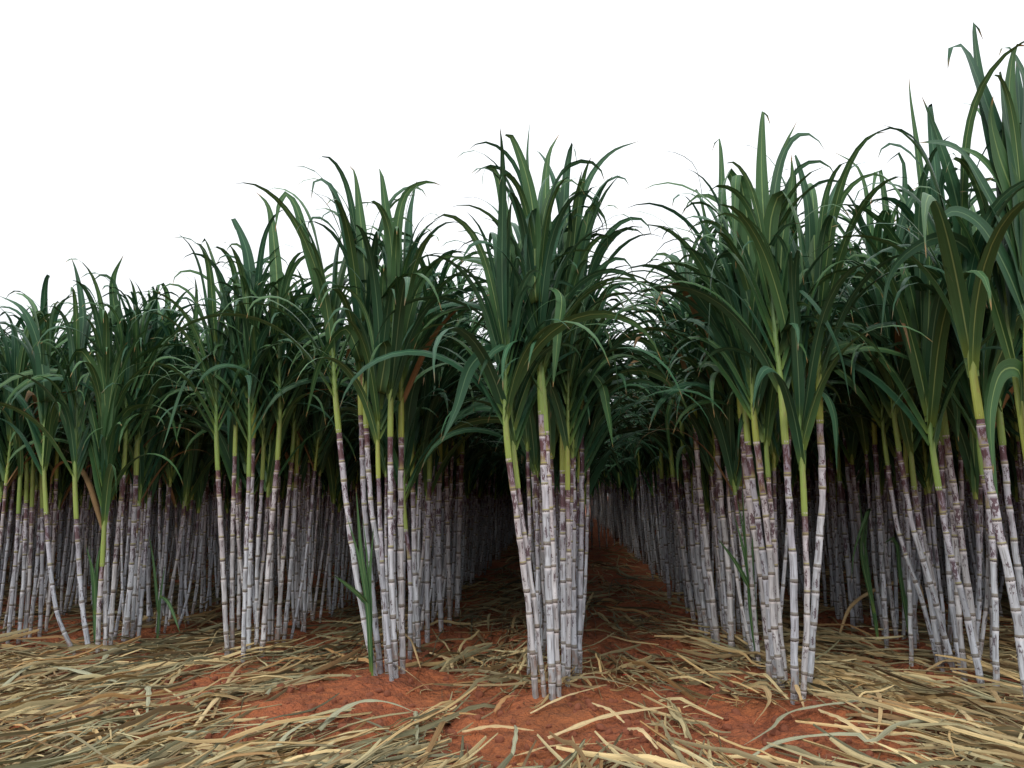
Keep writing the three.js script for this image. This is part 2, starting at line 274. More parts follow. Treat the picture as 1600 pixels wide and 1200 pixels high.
// ---------------------------------------------------------------- the canes one can point at
// [key, foot x, foot y, (way x, y)..., top of bare cane x, y, end of sheath x, y, width in pixels]
const CLUMPS = {
  middle: { where: 'in front clump, middle row', canes: [
    [838, 1092, 826, 950, 812, 840, 795, 716, 790, 570, 15], [852, 1088, 836, 950, 822, 850, 809, 757, 798, 600, 12], [846, 1035, 840, 860, 831, 708, 836, 560, 11],
    [864, 1092, 858, 940, 853, 800, 846, 642, 843, 480, 17], [873, 1086, 866, 940, 860, 800, 853, 674, 840, 500, 16], [882, 1066, 880, 900, 879, 735, 880, 560, 13],
    [887, 1074, 889, 900, 887, 760, 888, 590, 12], [899, 1060, 895, 900, 896, 780, 894, 673, 893, 470, 14], [905, 1058, 907, 900, 909, 780, 909, 668, 905, 520, 13], [868, 1020, 850, 860, 841, 690, 836, 540, 12] ] },
  left1: { where: 'in front clump, first row left of middle', canes: [
    [588, 1056, 562, 930, 543, 800, 529, 671, 518, 520, 15], [596, 1052, 582, 930, 570, 800, 564, 644, 563, 500, 15], [607, 1052, 596, 900, 580, 790, 572, 664, 573, 510, 14],
    [613, 1064, 598, 900, 591, 742, 594, 600, 12], [619, 1060, 611, 880, 610, 677, 614, 540, 15], [630, 1052, 626, 880, 627, 678, 626, 530, 15], [641, 1030, 640, 880, 634, 826, 632, 700, 11],
    [655, 1018, 648, 880, 645, 750, 640, 620, 12], [668, 1002, 668, 860, 671, 748, 671, 600, 12], [690, 986, 685, 860, 687, 722, 686, 580, 13], [703, 978, 700, 850, 697, 722, 698, 590, 11], [714, 966, 717, 850, 722, 706, 722, 570, 12] ] },
  left2: { where: 'in front clump, second row left of middle', canes: [
    [356, 1030, 348, 880, 340, 730, 337, 580, 13], [363, 1024, 363, 860, 367, 708, 372, 570, 12], [373, 1000, 374, 860, 375, 742, 380, 600, 10], [380, 1030, 384, 880, 389, 740, 389, 600, 12], [388, 1024, 391, 860, 396, 680, 396, 540, 13],
    [401, 1012, 402, 880, 410, 745, 412, 600, 11], [409, 1026, 422, 850, 434, 714, 436, 560, 14], [420, 1006, 424, 860, 421, 740, 425, 610, 11], [432, 1010, 444, 850, 456, 718, 462, 590, 12], [443, 1002, 455, 880, 463, 740, 466, 600, 11] ] },
  left3: { where: 'in front clump, third row left of middle', canes: [
    [120, 1022, 90, 960, 78, 880, 72, 800, 70, 620, 12], [141, 1020, 128, 940, 119, 806, 120, 640, 13], [153, 1020, 155, 950, 160, 880, 164, 720, 13], [165, 1018, 164, 900, 161, 760, 166, 600, 11], [173, 1010, 180, 880, 193, 742, 196, 600, 12],
    [196, 1006, 206, 880, 213, 738, 214, 600, 14], [206, 1002, 212, 890, 222, 735, 222, 600, 11], [216, 1000, 226, 880, 235, 760, 238, 620, 11], [233, 984, 232, 880, 234, 762, 240, 630, 11] ] },
  left4: { where: 'in front clump, fourth row left of middle', canes: [
    [12, 1006, 24, 880, 29, 798, 34, 640, 11], [29, 1002, 37, 900, 41, 782, 40, 640, 11], [38, 1002, 46, 900, 50, 788, 52, 640, 11], [46, 996, 58, 880, 64, 762, 66, 620, 10], [62, 1000, 66, 880, 66, 790, 62, 650, 11], [72, 985, 82, 880, 88, 748, 90, 620, 10] ] },
  right1: { where: 'in front clump, first row right of middle', canes: [
    [1206, 1064, 1190, 900, 1172, 780, 1159, 648, 1156, 520, 19], [1214, 1070, 1196, 900, 1180, 780, 1168, 690, 1172, 540, 16], [1223, 1078, 1208, 960, 1204, 875, 1182, 690, 1175, 600, 16], [1229, 1070, 1216, 950, 1208, 830, 1200, 740, 1196, 620, 12],
    [1241, 1100, 1240, 900, 1234, 800, 1227, 688, 1208, 490, 18], [1253, 1096, 1261, 960, 1260, 880, 1257, 800, 1246, 600, 15], [1262, 1082, 1278, 870, 1285, 770, 1281, 656, 1278, 500, 17] ] },
  right1b: { where: 'in second clump, first row right of middle', canes: [
    [1123, 1022, 1107, 880, 1094, 770, 1086, 664, 1083, 520, 14], [1117, 1008, 1100, 880, 1094, 760, 1092, 742, 1090, 600, 12], [1143, 1028, 1139, 900, 1127, 780, 1118, 660, 1116, 520, 14], [1146, 1004, 1144, 880, 1141, 746, 1140, 600, 11], [1170, 1022, 1165, 880, 1156, 760, 1152, 640, 13],
    [1086, 976, 1066, 850, 1051, 742, 1052, 600, 11], [1097, 990, 1082, 850, 1068, 705, 1066, 560, 12], [1106, 1000, 1092, 880, 1084, 705, 1082, 570, 12], [1047, 946, 1040, 850, 1034, 745, 1036, 620, 10] ] },
  right2: { where: 'in front clump, second row right of middle', canes: [
    [1612, 1132, 1585, 940, 1555, 800, 1530, 648, 1506, 470, 21], [1606, 1070, 1596, 930, 1578, 800, 1566, 690, 1552, 560, 17], [1556, 1086, 1554, 920, 1546, 800, 1536, 742, 1530, 600, 15], [1538, 1086, 1508, 950, 1484, 860, 1466, 760, 1446, 590, 16],
    [1532, 1062, 1514, 930, 1496, 800, 1478, 680, 1470, 520, 16], [1508, 1066, 1496, 930, 1489, 800, 1476, 690, 1468, 560, 14], [1492, 1048, 1450, 900, 1428, 830, 1404, 700, 1392, 560, 13], [1468, 1042, 1444, 950, 1404, 830, 1386, 722, 1378, 580, 11],
    [1474, 1046, 1444, 880, 1428, 760, 1424, 620, 13], [1386, 1012, 1378, 880, 1367, 690, 1362, 560, 12], [1424, 1040, 1420, 880, 1416, 740, 1410, 600, 11], [1334, 984, 1324, 880, 1312, 752, 1310, 620, 11] ] },
};
// blades one can follow in the photograph: [clump, cane index, width in pixels, how far it comes towards the viewer, twist, x, y, ...]
const BLADE_LINES = [
  ['middle', 0, 22, 0.2, 0.7, 790, 575, 768, 548, 738, 568, 712, 640, 690, 690], ['middle', 3, 20, 0.16, 0.4, 866, 450, 877, 462, 872, 520, 864, 605], ['middle', 7, 22, 0.1, 0.9, 880, 425, 908, 437, 922, 465, 927, 506],
  ['middle', 8, 22, 0.2, 0.8, 902, 482, 937, 496, 958, 546, 966, 600, 970, 650], ['middle', 8, 18, 0.3, 0.8, 906, 572, 937, 594, 950, 645, 958, 700], ['middle', 3, 26, 0.05, 0.2, 838, 470, 833, 330, 815, 250, 793, 207, 781, 236],
  ['middle', 7, 26, 0.02, 0.4, 886, 480, 880, 350, 886, 260, 895, 223, 903, 262], ['middle', 4, 8, -0.05, 0.1, 832, 400, 826, 290, 824, 240, 828, 188], ['middle', 0, 24, 0.05, 0.2, 800, 500, 790, 340, 770, 262, 758, 262, 752, 302],
  ['middle', 8, 14, -0.1, 0.8, 898, 470, 905, 330, 925, 272, 958, 236, 1000, 220], ['middle', 2, 22, 0.1, 1.0, 830, 460, 800, 416, 752, 408, 700, 400], ['middle', 2, 20, -0.1, 0.8, 810, 400, 776, 330, 745, 309, 716, 310],
  ['middle', 4, 24, 0.12, 0.3, 842, 500, 838, 380, 829, 328, 821, 345, 822, 450], ['middle', 5, 24, 0.0, 0.2, 862, 480, 852, 330, 858, 240, 875, 208], ['middle', 6, 24, 0.05, 0.5, 890, 480, 912, 380, 926, 322, 945, 340, 950, 390],
  ['right1', 2, 20, 0.25, 0.3, 1178, 600, 1165, 450, 1142, 394, 1117, 408, 1108, 483, 1108, 575], ['right1', 5, 27, 0.3, 0.5, 1244, 600, 1236, 480, 1244, 450, 1275, 475, 1312, 546, 1330, 636], ['right1', 4, 25, 0.2, 0.6, 1206, 470, 1205, 340, 1222, 300, 1244, 335, 1256, 445],
  ['right1', 6, 17, 0.25, 0.7, 1274, 610, 1290, 615, 1304, 650, 1308, 740], ['right1b', 0, 15, 0.2, 0.7, 1084, 590, 1062, 602, 1043, 650, 1048, 720], ['right1', 4, 25, 0.0, 0.1, 1208, 480, 1192, 320, 1190, 230, 1194, 171, 1204, 196],
  ['right1b', 2, 24, 0.0, 0.3, 1128, 500, 1128, 320, 1122, 214, 1112, 238], ['right1b', 0, 18, 0.1, 0.9, 1100, 500, 1098, 320, 1084, 258, 1058, 240, 1025, 234], ['right1', 5, 18, 0, 0.4, 1222, 480, 1212, 330, 1222, 240, 1246, 188],
  ['right1', 0, 24, 0.15, 0.1, 1160, 500, 1158, 330, 1140, 268, 1130, 290, 1126, 370], ['right1', 1, 24, 0.16, 0.1, 1172, 520, 1166, 330, 1152, 270, 1148, 330, 1150, 420], ['right1', 6, 22, 0, 0.3, 1270, 480, 1262, 320, 1240, 240, 1236, 260],
  ['right1', 6, 16, -0.1, 0.8, 1276, 500, 1290, 340, 1330, 262, 1380, 250], ['right1', 3, 25, 0.2, 0.2, 1194, 640, 1180, 500, 1166, 400, 1150, 360], ['right1', 4, 26, 0.1, 0.2, 1216, 520, 1222, 380, 1238, 280, 1236, 240],
  ['right2', 4, 22, 0.15, 0.4, 1476, 570, 1488, 450, 1462, 500, 1457, 560, 1466, 645], ['right2', 0, 23, 0.3, 0.9, 1512, 500, 1520, 400, 1478, 371, 1430, 386, 1390, 430, 1376, 525], ['right2', 2, 20, 0.3, 0.3, 1545, 640, 1560, 575, 1551, 600, 1546, 680, 1560, 790],
  ['right2', 10, 17, 0.3, 0.9, 1408, 610, 1350, 530, 1330, 522, 1396, 567, 1452, 650, 1474, 700], ['right2', 1, 22, 0.2, 0.4, 1556, 580, 1560, 480, 1542, 540, 1537, 600, 1541, 658], ['right2', 5, 20, 0.2, 0.5, 1466, 600, 1472, 566, 1492, 615, 1498, 690],
  ['right2', 3, 22, 0.0, 0.3, 1446, 600, 1452, 400, 1434, 240, 1422, 150, 1420, 115], ['right2', 4, 25, 0.0, 0.2, 1474, 520, 1466, 320, 1452, 158, 1462, 200], ['right2', 0, 30, 0.1, 0.3, 1508, 500, 1500, 340, 1460, 200, 1440, 150],
  ['right2', 9, 18, 0.1, 0.9, 1366, 560, 1360, 360, 1340, 262, 1300, 236], ['right2', 8, 20, 0.1, 0.3, 1420, 620, 1414, 400, 1406, 240, 1380, 260], ['right2', 7, 22, 0.1, 0.4, 1380, 600, 1390, 420, 1372, 260, 1360, 320],
  ['left1', 2, 22, 0, 0.2, 574, 500, 563, 340, 552, 265, 545, 258], ['left1', 5, 24, 0.02, 0.5, 624, 500, 603, 330, 592, 264, 582, 284], ['left1', 1, 22, 0.06, 0.6, 566, 520, 535, 340, 512, 286, 494, 280, 486, 312],
  ['left1', 0, 20, 0.1, 0.6, 516, 520, 478, 380, 460, 318, 447, 303, 436, 320, 430, 362], ['left1', 7, 22, 0, 0.2, 642, 500, 640, 340, 651, 282], ['left1', 1, 17, 0.2, 0.7, 562, 560, 540, 514, 502, 560, 478, 652],
  ['left1', 6, 20, 0.25, 0.9, 634, 680, 650, 596, 690, 545, 740, 500], ['left1', 3, 19, 0.2, 0.3, 594, 610, 602, 536, 590, 540, 577, 570, 574, 636], ['left1', 4, 22, 0.1, 0.2, 614, 520, 616, 400, 636, 300, 668, 284, 690, 290],
  ['left2', 7, 20, 0.3, 1.0, 426, 640, 480, 462, 440, 490, 375, 590, 342, 660], ['left2', 8, 18, 0.2, 1.0, 462, 620, 480, 530, 430, 545, 370, 580, 320, 640], ['left2', 2, 20, 0, 0.3, 378, 560, 342, 430, 318, 372, 312, 400], ['left2', 4, 20, 0, 0.3, 396, 520, 385, 390, 362, 338, 368, 360],
  ['left2', 6, 22, 0, 0.2, 436, 520, 430, 400, 418, 320, 400, 300], ['left2', 0, 15, 0.25, 0.8, 338, 600, 330, 553, 292, 590, 254, 700],
  ['left3', 4, 18, 0, 0.2, 196, 560, 176, 440, 193, 398], ['left3', 1, 18, 0, 0.2, 122, 600, 130, 490, 118, 420, 111, 402], ['left3', 3, 15, 0.25, 0.7, 166, 620, 124, 547, 98, 600, 90, 660], ['left3', 0, 19, 0.1, 0.8, 70, 620, 60, 540, 34, 482, -6, 460],
  ['left3', 8, 16, 0.1, 0.8, 240, 620, 262, 460, 250, 440, 240, 500], ['left3', 2, 17, 0.2, 0.8, 160, 740, 200, 640, 260, 640, 280, 700],
];
const ORD = ['leftmost', 'second from left', 'third from left', 'fourth from left', 'fifth from left', 'sixth from left', 'seventh from left', 'eighth from left', 'ninth from left', 'tenth from left', 'eleventh from left', 'twelfth from left'];
const SIZE = { middle: 0.84, left1: 0.82, left2: 0.78, left3: 0.75, left4: 0.73, right1: 0.9, right1b: 0.88, right2: 1.0 };
const THICK = { middle: 0.64, left1: 0.61, left2: 0.57, left3: 0.54, left4: 0.54, right1: 0.62, right1b: 0.6, right2: 0.61 };
const heroes = [];
for (const key in CLUMPS) {
  const { where, canes } = CLUMPS[key];
  const order = canes.map((c, i) => [c[0] + c[c.length - 5], i]).sort((a, b) => a[0] - b[0]).map((x) => x[1]);
  canes.forEach((c, i) => {
    const rng = rngOf(1000 + heroes.length * 17), n = c.length, width = c[n - 1], foot = ground(c[0], c[1]); foot.y -= 0.03;
    const root = new THREE.Group(); root.name = numbered('sugarcane'); root.position.copy(foot); scene.add(root);
    const dzTop = (rng() - 0.5) * 0.16, loc = (x, y, near = 0) => upright(x, y, foot, near).sub(foot);
    const pts = [V(0, 0, 0)], rawTop = c[n - 4];
    for (let k = 2; k < n - 3; k += 2) { const f = (c[1] - c[k + 1]) / (c[1] - rawTop); pts.push(loc(c[k], c[k + 1], dzTop * f)); }
    const stalkCurve = new THREE.CatmullRomCurve3(pts, false, 'centripetal'), top = pts[pts.length - 1];
    const dist = foot.clone().sub(camera.position).dot(camFwd), rad = width * dist / FPX * 0.5 * THICK[key];
    const { geo, nodes } = stalkGeo(stalkCurve, rad, rng, 11);
    const stalk = mesh('stalk', geo, CANE[Math.floor(rng() * 3)], root);
    for (const [p, T, r, h] of nodes) { const m = mesh('node', nodeRing, h > 0.72 ? nodeMatYoung : nodeMat, stalk); m.position.copy(p); m.quaternion.setFromUnitVectors(UP, T.clone().add(V((rng() - 0.5) * 0.3, 0, (rng() - 0.5) * 0.3)).normalize()); m.scale.set(r * (0.99), 0.7 + 0.4 * rng(), r * (0.99)); }
    const T1 = stalkCurve.getTangentAt(1), end = loc(c[n - 3], c[n - 2], dzTop * 1.2);
    const sc = new THREE.CatmullRomCurve3([top.clone().addScaledVector(T1, -0.02), top.clone().addScaledVector(T1, end.clone().sub(top).length() * 0.4).lerp(top.clone().lerp(end, 0.4), 0.5), end, end.clone().add(V(0, 0.22, 0)).addScaledVector(end.clone().sub(top).setY(0), 0.3)], false, 'centripetal');
    mesh('sheath', sheathGeo(sc, rad * 0.98, rng), SHEATH[Math.floor(rng() * 3)], root);
    const mine = BLADE_LINES.filter((b) => b[0] === key && b[1] === i);
    for (const b of mine) {
      const w = b[2] * dist / FPX * 1.05, line = []; let best = null, bd = 1e9;
      const m = (b.length - 5) / 2;
      for (let k = 0; k < m; k++) line.push(loc(b[5 + k * 2], b[6 + k * 2], b[3] * (k / (m - 1))));
      for (let k = 4; k <= 20; k++) { const p = sc.getPointAt(k / 20), d = p.distanceTo(line[0]); if (d < bd) { bd = d; best = p; } }
      if (bd > 0.03) line.unshift(best); else line[0] = best;
      const side = camRight.clone().applyAxisAngle(UP, (rng() - 0.5) * 0.8 + (b[4] - 0.3) * 0.8);
      mesh('leaf', ribbon(line, w, { n: 22, side, twist0: 0, twist: b[4] * (rng() < 0.5 ? 1 : -1) * 0.9, fold: 0.4, wave: 0.03, phase: rng() * 6 }), LEAF[Math.floor(rng() * 4)], root);
    }
    for (const l of leafPlan(sc, rng, Math.max(12, 20 - mine.length), rng() * 6.28, SIZE[key], 0.26)) addLeaf(l, root);
    const lean = top.clone().dot(camRight), look = (width >= 16 ? 'thick ' : width <= 11 ? 'slim ' : 'pale ') + (lean < -0.09 ? 'left-leaning' : lean > 0.09 ? 'right-leaning' : 'upright') + ' cane';
    tag(root, `${look}, ${ORD[order.indexOf(i)]} ${where}`, 'sugarcane', 'sugarcane stalks of the field');
    heroes.push(foot);
  });
}

// ---------------------------------------------------------------- the rest of the field, row by row
const PROTO = [];
for (let k = 0; k < 12; k++) {
  const rng = rngOf(300 + k * 13), hgt = 1.1 + 0.46 * rng(), lx = (rng() - 0.5) * 0.22, lz = (rng() - 0.5) * 0.16, kick = (rng() - 0.5) * 0.1;
  const c = new THREE.CatmullRomCurve3([V(0, -0.03, 0), V(lx * 0.55 + kick * 0.6, hgt * 0.3, lz * 0.5), V(lx * 0.9 + kick * 0.3, hgt * 0.65, lz * 0.9), V(lx, hgt, lz)]), rad = 0.0112 + 0.004 * rng();
  const top = V(lx, hgt, lz), end = V(lx * 1.2, 1.5 + 0.4 * hgt - 0.36 + 0.2 * rng(), lz * 1.2), sc = new THREE.CatmullRomCurve3([top.clone().setY(hgt - 0.02), top.clone().lerp(end, 0.5), end, end.clone().setY(end.y + 0.2)]);
  const stalk = stalkGeo(c, rad, rng, 7).geo, sheath = sheathGeo(sc, rad, rng, 6), leaves = leafPlan(sc, rng, 22, rng() * 6.28, 0.95, 0.02);
  PROTO.push({ stalk, sheath, leaves, all: mergeGeometries(leaves.map((l) => BLADES[l.cls][l.v].clone().applyMatrix4(new THREE.Matrix4().compose(l.p, l.q, V(l.k, l.k, l.k))))) });
}
function protoCane(k) {
  const P = PROTO[k], root = new THREE.Group(), rng = rngOf(k + 77);
  mesh('stalk', P.stalk, CANE[k % 3], root); mesh('sheath', P.sheath, SHEATH[(k + 1) % 3], root);
  for (const l of P.leaves) addLeaf(l, root);
  return root;
}
const ROWTEXT = { middle: 'middle row', left1: 'first row left of middle', left2: 'second row left of middle', left3: 'third row left of middle', left4: 'fourth row left of middle', right1: 'first row right of middle', right2: 'second row right of middle', right3: 'third row right of middle' };
const FILLSTART = { middle: 0.55, left1: 0.95, left2: 0.5, left3: 0.35, left4: 0.2, right1: 0.85, right2: 0.6, right3: 0.3 };
const FILLSIZE = { left1: 0.89, left2: 0.86, left3: 0.83, middle: 0.88, right1: 0.93 };
const fr = rngOf(42), spots = [];
for (const key in ROWS) {
  const [rx, rz] = ROWS[key];
  for (let z = rz - (FILLSTART[key] ?? 0); z > -32; z -= (z < -16 ? 0.5 : 0.31) + 0.1 * fr()) {
    const n = 5 + Math.floor(fr() * 3.6);
    for (let i = 0; i < n; i++) {
      const a = fr() * 6.28, r = 0.05 + 0.14 * fr(), x = rx - (key === 'left1' ? 0.12 : 0) + Math.cos(a) * r * 0.8 + (fr() - 0.5) * 0.06, zz = z + Math.sin(a) * r * 1.1, s = (0.86 + 0.24 * fr()) * (z < rz - 2.5 ? 0.98 : 1) * (FILLSIZE[key] ?? (key.startsWith('left') ? 0.84 : 1)), pk = Math.floor(fr() * 12), turn = fr() * 6.28;
      spots.push({ key, x, z: zz, s, pk, turn, out: [Math.cos(a), Math.sin(a)] });
    }
  }
}
for (let x = -15; x < 12; x += 0.13) for (const z of [-15.2, -18.4, -21, -24, -28, -32.3, -32.9, -33.5]) spots.push({ key: 'end', x: x + fr() * 0.1, z: z + fr() * 0.3, s: 0.85 + 0.2 * fr(), pk: Math.floor(fr() * 12), turn: fr() * 6.28, out: [0, 0] });   // where the rows end, far back
// a cane counts as near by how large it would show: its distance, and whether it stands within the picture
const _v = new THREE.Vector3();
for (const s of spots) { _v.set(s.x, 0.8, s.z).project(camera); s.seen = Math.abs(_v.x) < 1.06; s.d = Math.hypot(s.x, s.z) + (s.seen ? 0 : 100) + (s.key === 'middle' ? 3.5 : 0) + (ROWTEXT[s.key] ? 0 : 50); }
spots.sort((a, b) => a.d - b.d);
const protoRoots = [], NEAR = 300 - heroes.length - 2;
const single = spots.slice(0, NEAR), mass = spots.slice(NEAR), rank = {};
const NTH = ['first', 'second', 'third', 'fourth', 'fifth', 'sixth', 'seventh', 'eighth', 'ninth', 'tenth', 'eleventh', 'twelfth', 'thirteenth', 'fourteenth', 'fifteenth', 'sixteenth', 'seventeenth', 'eighteenth', 'nineteenth', 'twentieth'];
const HUE = ['slim grey', 'slim pale', 'slim whitish'];
for (const s of single) {
  let o = protoRoots[s.pk]; o = o ? o.clone() : (protoRoots[s.pk] = protoCane(s.pk));
  o.name = numbered('sugarcane'); scene.add(o);
  o.position.set(s.x, groundH(s.x, s.z) - 0.02, s.z); o.rotation.set(s.out[1] * 0.035, s.turn, -s.out[0] * 0.035, 'XZY'); o.scale.setScalar(s.s);
  const side = s.x < ROWS[s.key][0] ? 'left' : 'right', rk = rank[s.key + side] = (rank[s.key + side] ?? -1) + 1, nth = NTH[rk], deep = rk > 19 || -s.z - -ROWS[s.key][1] > 2.6;
  o.userData = {};
  tag(o, deep ? `slim grey cane in deep shade far back in ${ROWTEXT[s.key]}` : `${HUE[s.pk % 3]} cane ${nth} behind front clump on ${side} flank, ${ROWTEXT[s.key]}`, 'sugarcane', `${deep ? 'canes far back in' : 'canes behind the front of'} the ${ROWTEXT[s.key]}`);
}
{
  const root = new THREE.Group(); root.name = 'distant_sugarcane'; scene.add(root);
  tag(root, 'dark mass of further sugarcane filling the rows behind and beside', 'sugarcane', null, 'stuff');
  const mtx = new THREE.Matrix4(), q = new THREE.Quaternion(), e = new THREE.Euler();
  for (let k = 0; k < 12; k++) {
    const list = mass.filter((s) => s.pk === k); if (!list.length) continue;
    for (const [name, g, m] of [['stalk', PROTO[k].stalk, CANE[k % 3]], ['sheath', PROTO[k].sheath, SHEATH[(k + 1) % 3]], ['leaf', PROTO[k].all, FARLEAF]]) {
      const im = new THREE.InstancedMesh(g, m, list.length); im.name = name; im.castShadow = im.receiveShadow = true; im.userData.kind = 'stuff';
      list.forEach((s, i) => { e.set(s.out[1] * 0.035, s.turn, -s.out[0] * 0.035, 'XZY'); im.setMatrixAt(i, mtx.compose(V(s.x, groundH(s.x, s.z) - 0.02, s.z), q.setFromEuler(e), V(s.s, s.s, s.s))); });
      root.add(im);
    }
  }
}
// the nearest cane at the right edge, its foot outside the picture: big blades against the sky
{
  const rng = rngOf(9), foot = ground(1700, 1135); foot.y -= 0.03;
  const mk = (label, c, lines, seed) => {
    const r2 = rngOf(seed), f = ground(c[0], c[1]); f.y -= 0.03; const n = c.length;
    const root = new THREE.Group(); root.name = numbered('sugarcane'); root.position.copy(f); scene.add(root);
    const loc = (x, y, near = 0) => upright(x, y, f, near).sub(f), pts = [V(0, 0, 0)];
    for (let k = 2; k < n - 3; k += 2) pts.push(loc(c[k], c[k + 1]));
    const cv = new THREE.CatmullRomCurve3(pts, false, 'centripetal'), dist = f.clone().sub(camera.position).dot(camFwd), rad = c[n - 1] * dist / FPX / 2 * 0.8, top = pts[pts.length - 1], end = loc(c[n - 3], c[n - 2]);
    const { geo, nodes } = stalkGeo(cv, rad, r2, 11), stalk = mesh('stalk', geo, CANE[0], root);
    for (const [p, T, r, h] of nodes) { const m = mesh('node', nodeRing, h > 0.72 ? nodeMatYoung : nodeMat, stalk); m.position.copy(p); m.quaternion.setFromUnitVectors(UP, T); m.scale.set(r, 1, r); }
    const sc = new THREE.CatmullRomCurve3([top.clone().addScaledVector(cv.getTangentAt(1), -0.02), top.clone().lerp(end, 0.5), end, end.clone().add(V(0.01, 0.2, 0))], false, 'centripetal');
    mesh('sheath', sheathGeo(sc, rad * 0.95, r2), SHEATH[2], root);
    for (const b of lines) {
      const line = [], m = (b.length - 3) / 2; for (let k = 0; k < m; k++) line.push(loc(b[3 + k * 2], b[4 + k * 2], b[1] * k / (m - 1)));
      let best, bd = 1e9; for (let k = 2; k <= 20; k++) { const p = sc.getPointAt(k / 20), d = p.distanceTo(line[0]); if (d < bd) { bd = d; best = p; } }
      if (bd > 0.03) line.unshift(best); else line[0] = best;
      mesh('leaf', ribbon(line, b[0] * dist / FPX * 1.4, { n: 24, side: camRight.clone().applyAxisAngle(UP, b[2]), twist: b[2] * 0.5, fold: 0.25, wave: 0.03, phase: r2() * 6 }), LEAF[Math.floor(r2() * 4)], root);
    }
    for (const l of leafPlan(sc, r2, 5, r2() * 6)) addLeaf(l, root);
    tag(root, label, 'sugarcane', 'sugarcane stalks of the field');
  };
  mk('tallest cane at right edge, its broad pale-ribbed blades arching against the sky', [1690, 1150, 1672, 950, 1640, 780, 1610, 650, 1602, 420, 22], [
    [34, 0.15, 0.5, 1604, 480, 1580, 380, 1541, 300, 1500, 236, 1470, 223, 1436, 223], [34, 0.05, 0.4, 1602, 430, 1582, 320, 1530, 245, 1486, 228], [36, 0.0, 0.3, 1600, 430, 1568, 250, 1530, 130, 1502, 72, 1488, 72, 1481, 108],
    [24, -0.05, 0.2, 1596, 400, 1556, 250, 1530, 120, 1523, 34, 1536, 62], [36, 0.05, 0.2, 1600, 420, 1582, 260, 1578, 120, 1590, 70, 1606, 72], [34, 0.1, 0.3, 1604, 440, 1590, 280, 1572, 180, 1562, 112, 1560, 114], [30, 0, 0.3, 1606, 430, 1604, 250, 1600, 120, 1570, 70, 1560, 90], [34, 0.1, 0.1, 1604, 470, 1590, 330, 1560, 240, 1548, 180, 1552, 150], [34, -0.1, 0.1, 1604, 450, 1596, 300, 1592, 150, 1588, 90], [30, 0.2, 0.4, 1604, 500, 1572, 420, 1530, 350, 1490, 330, 1462, 352]], 21);
  mk('yellow-green stemmed cane at right edge, its foot hidden outside the picture', [1668, 1130, 1650, 960, 1625, 820, 1606, 720, 1570, 480, 15], [
    [22, 0.25, 0.6, 1600, 640, 1592, 580, 1566, 580, 1548, 640, 1552, 740], [20, 0.1, 0.4, 1572, 500, 1550, 380, 1530, 300, 1500, 300], [24, 0, 0.3, 1572, 500, 1566, 340, 1560, 220, 1576, 180]], 22);
}

// ---------------------------------------------------------------- green suckers at the foot of the canes
function shoot(label, px, py, lines) {
  const f = ground(px, py); f.y -= 0.02; const root = new THREE.Group(); root.name = numbered('young_shoot'); root.position.copy(f); scene.add(root);
  const dist = f.clone().sub(camera.position).dot(camFwd), loc = (x, y, n = 0) => upright(x, y, f, n).sub(f);
  lines.forEach((b, i) => { const line = [], m = (b.length - 3) / 2; for (let k = 0; k < m; k++) line.push(loc(b[3 + k * 2], b[4 + k * 2], b[1] * k / (m - 1))); mesh('blade', ribbon(line, b[0] * 0.58 * dist / FPX, { n: 16, side: camRight, twist: b[2], fold: 0.6 }), LEAF[2], root); });
  tag(root, label, 'young cane', 'young green shoots');
}
shoot('green shoot with grassy blades at foot of first row left of middle', 582, 1056, [[9, 0, 0.3, 582, 1056, 578, 960, 574, 880, 566, 800], [12, 0.05, 0.5, 580, 1050, 574, 950, 560, 870, 540, 800], [13, 0.05, 0.3, 579, 1000, 572, 920, 564, 860, 556, 760], [14, 0.15, 0.8, 577, 946, 562, 930, 540, 912, 520, 898], [11, 0, 0.4, 580, 1000, 578, 900, 584, 820]]);
shoot('dark green shoot between two clumps of first row right of middle', 1184, 1042, [[11, 0, 0.3, 1184, 1042, 1172, 950, 1166, 860, 1150, 770], [13, 0, 0.4, 1183, 1000, 1170, 900, 1162, 800, 1160, 720], [14, 0, 0.5, 1180, 980, 1166, 880, 1146, 800], [12, 0.2, 0.8, 1172, 920, 1150, 880, 1120, 840], [10, 0, 0.3, 1183, 1000, 1176, 900, 1176, 800]]);
shoot('tall green shoot with one drooping blade, shaded behind first row right', 1372, 1004, [[11, 0, 0.3, 1372, 1004, 1362, 940, 1352, 860, 1340, 760], [12, 0.1, 0.6, 1366, 960, 1345, 850, 1360, 790, 1335, 860, 1330, 910], [10, 0, 0.4, 1370, 980, 1352, 880, 1356, 800]]);
shoot('small green shoot with a blade bent over at its tip, before second row right', 1424, 1010, [[9, 0, 0.3, 1424, 1010, 1412, 940, 1404, 880], [13, 0.1, 0.4, 1420, 990, 1406, 900, 1398, 842, 1386, 842, 1378, 890, 1376, 950], [8, 0, 0.4, 1422, 1000, 1418, 940, 1420, 860]]);
shoot('green shoot among the canes of third row left of middle', 246, 1004, [[8, 0, 0.3, 246, 1004, 250, 940, 258, 880], [9, 0.1, 0.6, 250, 930, 262, 940, 282, 990], [8, 0, 0.4, 248, 960, 240, 880, 232, 830]]);
shoot('short leafy shoot beside thick canes of third row left of middle', 150, 1012, [[9, 0, 0.3, 150, 1012, 146, 930, 140, 880], [11, 0.05, 0.5, 149, 960, 146, 900, 134, 850], [10, 0, 0.4, 150, 960, 152, 880, 160, 840]]);

